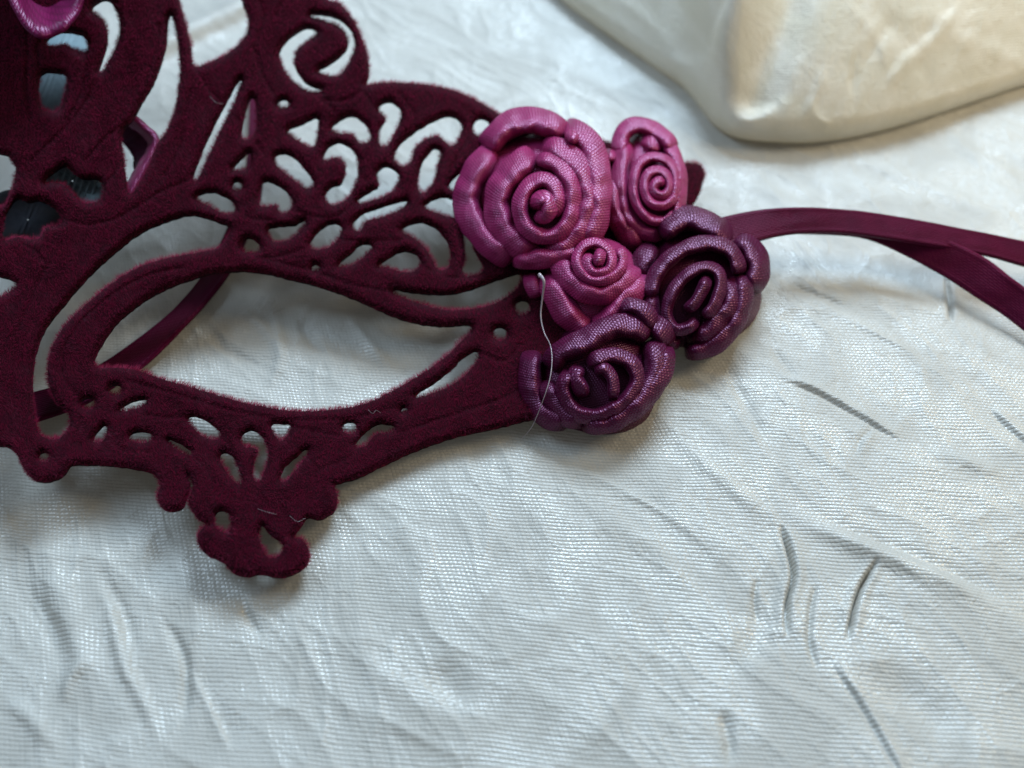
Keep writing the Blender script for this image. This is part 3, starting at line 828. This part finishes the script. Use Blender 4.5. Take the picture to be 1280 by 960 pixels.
# ------------------------------------------------------------------ ribbon roses
def rose(center, base_h, R, dome, mat, strokes, tilt, label, zoom, heart=(0.9, 0.9)):
    """strokes are ribbon folds traced in the rose's own plane; inner folds stand higher"""
    x0, y0, sc = zoom
    conv = lambda p: (x0 + p[0] / sc, y0 + p[1] / sc)
    C3 = P(center[0], center[1], base_h + mask_h(center[0], center[1]))
    tocam = CAM - C3; tocam /= np.linalg.norm(tocam)
    nrm = tocam * 0.45 + np.array([0, 0, 1.0]) * 0.60 + np.array(tilt)
    nrm /= np.linalg.norm(nrm)
    def on_plane(px, py, off):
        d = ray(px, py)
        t = ((C3 - CAM) @ nrm + off) / (d @ nrm)
        return CAM + d * t[..., None]
    unit = np.linalg.norm(C3 - CAM) / F
    # the padded heart the ribbon is wound on
    nr_, na = 14, 40
    rr = np.linspace(0, 1, nr_)[:, None]; aa = np.linspace(0, 2 * np.pi, na, endpoint=False)[None, :]
    rad_ = R * rr * (1 + 0.05 * np.sin(aa * 3 + center[0]))
    bx = center[0] + rad_ * heart[0] * np.cos(aa); by = center[1] + rad_ * heart[1] * np.sin(aa)
    off = unit * (dome * 0.30 * (1 - rr ** 2) - 34 * rr ** 6) + 0 * aa
    bv = on_plane(bx, by, off - unit * 9)
    root = mesh_obj('fabric_rose', bv.reshape(-1, 3), grid_faces(nr_, na, True), mat, mask,
                    uv=np.stack([bx * 0.1, by * 0.1], -1).reshape(-1, 2))
    root['label'] = label
    nprof = 20
    for si, st in enumerate(strokes):
        pts, hw, lift = st[0], st[1], st[2]
        lean = st[3] if len(st) > 3 else 0.0
        p = np.array([conv(a) for a in pts])
        c = resample(spline(p, 10), 1.6)
        n = len(c)
        s = np.linspace(0, 1, n)
        length = n * 1.6
        endt = np.clip(np.minimum(s, 1 - s) * length / (hw * 2.0), 0, 1)
        endt = np.sqrt(1 - (1 - endt) ** 2)
        tg = np.gradient(c, axis=0); tg /= np.linalg.norm(tg, axis=1)[:, None] + 1e-9
        sd = np.stack([tg[:, 1], -tg[:, 0]], 1)
        # sd should point away from the rose's middle
        rd = c - np.array(center)
        sgn = np.sign((rd * sd).sum(1)); sgn = 1 if (sgn.sum() >= 0) else -1
        sd = sd * sgn
        rel = np.linalg.norm(rd, axis=1) / R
        topz = dome * (1 - np.clip(rel, 0, 1.15) ** 2) + lift
        w = hw * 1.14 * (0.5 + 0.5 * endt) * (1 + 0.20 * perlin(s * length / 24 + si * 3.1, s * 0 + si))
        wob = perlin(s * length / 16 + si * 5.3, s * 0 + si * 1.7) * 3.4
        ring = []
        us = []
        for k in range(nprof):
            xc = -0.15 + 0.62 * perlin(s * length / 24 + si * 2.9, s * 0 + si * 4.1)   # the crest wanders across the fold
            x_ = -0.95 + 2.15 * (k - 1) / (nprof - 3)            # from the throat of the rose outward
            if k == 0: ex, zz = -0.75, -2.2
            elif k == nprof - 1: ex, zz = 1.05, -2.6
            else:
                ex = x_
                zz = np.where(x_ < xc, 1 - 1.6 * (np.clip(xc - x_, 0, 9) / (xc + 0.98)) ** 2.3, 1 - 1.25 * (np.clip(x_ - xc, 0, 9) / (1.22 - xc)) ** 1.7)
            hgt = hw * 1.05
            # a crease or two along the ribbon
            pl = 0.8 * perlin(s * length / 13 + k * 0.12 + si, s * 0 + k * 0.45 + si * 2.3)
            o_px = c + sd * ((ex + lean * (zz - 0.2) * -0.3)[..., None] if isinstance(ex, np.ndarray) else ex) * w[:, None]
            off = unit * (topz - hgt + hgt * zz + wob + pl * (1.2 if 2 < k < nprof - 3 else 0) - (1 - endt) * hw * 2.6)
            ring.append(on_plane(o_px[:, 0], o_px[:, 1], off))
            us.append(k / (nprof - 1) * hw * 2.9 * PX * 1000)
        Vv = np.stack(ring, 1)
        uv = np.stack(np.meshgrid(s * length * PX * 1000, np.array(us), indexing='ij'), -1)
        uv = uv[..., ::-1].copy(); uv[..., 0] += si * 3.3
        o = mesh_obj('petal', Vv.reshape(-1, 3), grid_faces(n, nprof), mat, root, uv=uv.reshape(-1, 2))
    return root

# 1: large bright rose, top left
zA = (560, 130, 4.8)
rose((676, 250), 0.0044, 97, 34, M_PINK, [
    ([(545, 640), (550, 590), (590, 580), (600, 630), (570, 665), (535, 640)], 9.5, 9),
    ([(600, 660), (640, 620), (655, 560), (630, 490), (565, 462), (490, 495), (445, 570), (442, 660), (480, 740), (550, 785), (640, 780), (705, 725), (735, 640), (742, 540), (715, 440), (660, 375), (590, 345), (530, 340)], 8.8, 3),
    ([(535, 305), (460, 350), (370, 440), (315, 530), (305, 620), (330, 720), (390, 805), (470, 860), (560, 880)], 14.5, 0, 0.4),
    ([(560, 270), (660, 285), (745, 345), (805, 440), (830, 560), (815, 680), (765, 780), (680, 850), (570, 885)], 13, 1, 0.4),
    ([(235, 280), (290, 200), (380, 130), (480, 105), (600, 130), (705, 185)], 14, 3, 0.5),
    ([(280, 280), (200, 370), (140, 480), (115, 590), (150, 700), (225, 800), (310, 880), (400, 930)], 14, 3, 0.5),
    ([(690, 140), (790, 195), (855, 280), (885, 400), (895, 530), (885, 650), (850, 760), (770, 850)], 14, 3, 0.5),
    ([(380, 920), (480, 925), (580, 915), (700, 900), (810, 860)], 11, 4),
    ([(700, 190), (740, 200), (770, 240)], 7, 10),
], (-0.10, 0.0, 0), 'largest magenta ribbon rose, top left of the cluster', zA)

# 2: bright rose, top right
zB = (760, 120, 4.571)
rose((812, 240), 0.0040, 66, 24, M_PINK, [
    ([(318, 520), (300, 490), (275, 500), (262, 530), (285, 560), (325, 560), (350, 520), (340, 465), (295, 430), (240, 440), (212, 490), (215, 555), (255, 610), (320, 620), (372, 580), (390, 510), (378, 430), (330, 370), (255, 352), (185, 385), (155, 460), (150, 560), (185, 650), (255, 705), (330, 705), (385, 650)], 5.2, 5),
    ([(72, 330), (78, 250), (110, 195), (170, 172), (250, 195), (325, 245), (372, 310)], 9, 6, 0.4),
    ([(175, 270), (240, 270), (310, 310)], 8.5, -2),
    ([(100, 250), (95, 330), (75, 430), (80, 530), (100, 640), (160, 740), (250, 780), (330, 765)], 9, 2, 0.4),
    ([(330, 270), (380, 350), (405, 450), (405, 560), (390, 660), (350, 740)], 7.5, 2, 0.4),
    ([(20, 440), (30, 540), (45, 640), (90, 740), (150, 830), (200, 900)], 12, 6, 0.3),
    ([(-30, 330), (10, 345), (50, 340)], 7, 10),
    ([(-60, 400), (-40, 480), (-30, 560)], 10, 8),
], (0.12, 0.0, 0), 'smaller magenta ribbon rose at the top right of the cluster', zB, (0.66, 1.2))

# 3: small bright rose in the middle
zC = (640, 280, 3.5556)
rose((738, 352), 0.0040, 66, 24, M_PINK, [
    ([(400, 105), (385, 150), (380, 190)], 6, 12),
    ([(350, 130), (335, 180), (370, 215), (425, 205), (440, 160), (425, 115), (370, 85), (315, 105), (290, 160), (310, 215), (365, 248), (430, 240), (478, 200), (490, 150), (465, 110)], 5.5, 5),
    ([(230, 120), (228, 190), (262, 250), (330, 295), (400, 308), (470, 280), (515, 230), (530, 180)], 12, 1, 0.4),
    ([(175, 215), (190, 290), (235, 370), (290, 430), (350, 470), (390, 450)], 14, 3, 0.5),
    ([(350, 470), (400, 435), (450, 385), (510, 325), (555, 270), (560, 220)], 12, 3, 0.5),
    ([(55, 165), (120, 160), (200, 140)], 8, 6),
    ([(85, 215), (95, 270), (120, 330)], 9, 0),
], (0.0, -0.10, 0), 'small magenta ribbon rose in the middle of the cluster', zC)

# 4: dark rose, right
zD = (780, 240, 4.364)
rose((874, 362), 0.0032, 84, 28, M_PLUM, [
    ([(455, 455), (425, 530), (385, 600), (330, 645)], 6.5, 6),
    ([(430, 680), (475, 640), (500, 590), (525, 510), (510, 440), (450, 412), (375, 435), (300, 500), (250, 590), (240, 680), (280, 745), (350, 735), (400, 690)], 6.5, 5),
    ([(140, 600), (155, 510), (200, 420), (280, 345), (370, 300), (470, 285), (560, 310), (610, 370), (625, 450)], 8.5, 5, 0.3),
    ([(150, 540), (155, 640), (185, 730), (235, 800), (310, 825)], 9, 3, 0.3),
    ([(585, 450), (590, 540), (560, 640), (500, 720), (420, 780), (340, 810)], 15, 1, 0.3),
    ([(635, 450), (650, 560), (620, 680), (550, 780), (450, 850), (330, 870)], 10, 3, 0.4),
    ([(200, 240), (270, 180), (350, 150), (440, 175), (520, 220), (600, 260)], 13, 6, 0.4),
    ([(590, 260), (670, 300), (715, 370), (720, 450), (690, 540)], 13, 5, 0.4),
    ([(60, 590), (110, 620), (140, 680)], 9, 4),
    ([(100, 480), (110, 380), (170, 290)], 12, -6),
], (0.16, -0.02, 0), 'dark plum ribbon rose at the right end of the cluster', zD)

# 5: dark rose, bottom
zE = (640, 280, 3.5556)
rose((747, 474), 0.0028, 84, 28, M_PLUM, [
    ([(365, 655), (405, 645), (440, 680), (448, 730), (440, 780)], 6.5, 5),
    ([(330, 770), (305, 720), (285, 680), (310, 630)], 8.5, 3),
    ([(335, 630), (400, 595), (470, 592), (530, 625), (552, 690), (520, 765), (450, 820), (370, 850), (300, 840), (250, 790), (235, 720), (265, 650)], 8.5, 3),
    ([(165, 690), (180, 770), (235, 845), (330, 880)], 10, 1, 0.4),
    ([(170, 650), (215, 580), (300, 540), (390, 490), (470, 460), (550, 470), (595, 520)], 13, 4, 0.4),
    ([(600, 520), (640, 600), (625, 690), (570, 770), (480, 835), (380, 880)], 14, 1, 0.4),
    ([(95, 560), (85, 650), (90, 740), (105, 800), (160, 850), (250, 885)], 12, 4, 0.4),
    ([(680, 540), (675, 640), (620, 730), (540, 810), (440, 880), (310, 892)], 10, 3, 0.4),
    ([(480, 380), (530, 370), (590, 400), (620, 470)], 10, 9, 0.3),
    ([(600, 430), (660, 480), (700, 540)], 12, 2),
], (0.0, -0.14, 0), 'dark plum ribbon rose at the bottom of the cluster', zE)

# magenta petal resting on the nose ornament, top left, and the loop below it
strip('ribbon_petal', [(-14, -90), (4, -30), (22, 10), (36, 32), (50, 43), (64, 41), (82, 30), (96, 8), (112, -70)],
      [(22, -90), (26, -84), (32, -80), (40, -78), (48, -78), (56, -78), (62, -80), (68, -84), (74, -90)],
      [3, 4, 4.5, 4.5, 4.5, 4, 4, 3, 3], [-8] * 9, M_PINK_SHADED, mask, rel=True, thick=0.0006, bow=0.0, label='magenta satin petal hanging over the nose ornament')
strip('ribbon_loop', [(150, 138), (168, 146), (182, 158), (196, 172), (194, 190), (182, 212), (168, 238), (158, 256)],
      [(146, 148), (164, 156), (176, 166), (187, 178), (184, 192), (174, 208), (160, 232), (150, 252)],
      [-1.5] * 8, [-2.5] * 8, M_PINK, mask, rel=True, thick=0.0004, bow=0.0005, label='magenta ribbon loop showing behind the nose cords')
strip('ribbon_loop', [(150, 150), (166, 160), (180, 168), (190, 180), (188, 192), (176, 208)],  # inner side of the loop; plum colour stands in for its shade
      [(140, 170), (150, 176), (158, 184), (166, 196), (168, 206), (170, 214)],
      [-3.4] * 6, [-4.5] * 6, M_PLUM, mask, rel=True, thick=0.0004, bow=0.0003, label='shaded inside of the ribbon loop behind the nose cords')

# padding behind the nose ornament
def pad(name, outline, h_mm, th_mm, mat, rib=0.0):
    l = closed_loop(outline, 4.0)
    c = l.mean(0); h_mm = h_mm + float(mask_h(c[0], c[1])) * 1e3; m = 10
    rows = []
    for k in range(m + 1):
        f = 1 - k / m * 0.98
        p = c + (l - c) * f
        zz = h_mm + th_mm * math.sqrt(max(0, 1 - f ** 4)) + rib * np.sin(p[:, 0] * 0.9 + p[:, 1] * 0.35)
        rows.append(P(p[:, 0], p[:, 1], zz * 1e-3))
    rows.insert(0, P(l[:, 0], l[:, 1], (h_mm - 1) * 1e-3 + 0 * l[:, 0]))
    Vv = np.array(rows)
    return mesh_obj(name, Vv.reshape(-1, 3), grid_faces(len(rows), len(l), True), mat, mask)
pad('nose_padding', [(35, 15), (115, 20), (118, 60), (100, 110), (95, 150), (40, 150), (30, 80)], -6.5, 1.0, M_FELT, 0.1)
pad('nose_padding', [(45, 195), (90, 195), (135, 215), (138, 250), (120, 262), (90, 258), (50, 240)], -3.4, 0.9, M_FELT, 0.25)
pad('dark_padding', [(-8, 250), (20, 236), (60, 242), (88, 262), (86, 290), (60, 304), (-6, 310)], -3.0, 0.5, M_DARK, 0.1)

# ------------------------------------------------------------------ loose threads
def tube(name, pts, r, mat, parent=None, nseg=6, rel=True):
    p = spline(pts, 8)
    if rel: p[:, 2] += mask_h(p[:, 0], p[:, 1]) * 1e3
    c3 = P(p[:, 0], p[:, 1], p[:, 2] * 1e-3)
    tg = np.gradient(c3, axis=0); tg /= np.linalg.norm(tg, axis=1)[:, None]
    s = np.cross(tg, np.array([0.1, 0.2, 1.0])); s /= np.linalg.norm(s, axis=1)[:, None]
    u = np.cross(tg, s)
    a = np.linspace(0, 2 * np.pi, nseg, endpoint=False)
    rr = np.interp(np.linspace(0, 1, len(p)), np.linspace(0, 1, len(np.atleast_1d(r))), np.atleast_1d(r))
    Vv = c3[:, None] + (s[:, None] * np.cos(a)[None, :, None] + u[:, None] * np.sin(a)[None, :, None]) * rr[:, None, None]
    return mesh_obj(name, Vv.reshape(-1, 3), grid_faces(len(p), nseg, True), mat, parent)

t = tube('glue_thread', [(674, 343, 5.5), (680, 352, 5.7), (678, 372, 4.6), (676, 395, 3.8), (680, 415, 3.8), (688, 432, 4.4), (690, 452, 4.8), (687, 475, 4.8),
                         (680, 497, 4.0), (672, 518, 2.2), (664, 535, 0.4), (652, 549, -1.0)], [0.00026, 0.00011, 0.00007, 0.00006, 0.00006, 0.00005, 0.00002], M_GLUE)
tag(t, 'thin pale strand of dried glue hanging from the small rose over the bottom rose', 'thread')
for k in range(9):
    x = 66 + k * 7.5; y = 208 + k * 3.6
    tube('comb_tooth', [(x + 5, y - 12, -1.8), (x, y, -1.4), (x - 7, y + 22, -1.8)], [0.00016, 0.00016], M_FELT, mask, 6)
LINT = [[(460, 512, 1.3), (466, 517, 1.7), (470, 513, 1.7), (476, 516, 1.2)],
        [(322, 636, 1.3), (334, 640, 1.6), (346, 643, 1.4)], [(452, 485, 1.2), (478, 476, 1.3), (498, 472, 1.2)],
        [(262, 120, 1.2), (270, 128, 1.6), (279, 130, 1.3)], [(362, 645, 1.3), (372, 652, 1.6), (381, 648, 1.3)]]
for l in LINT:
    tube('lint_fibre', l, [0.000018], M_GLUE, mask, 4)
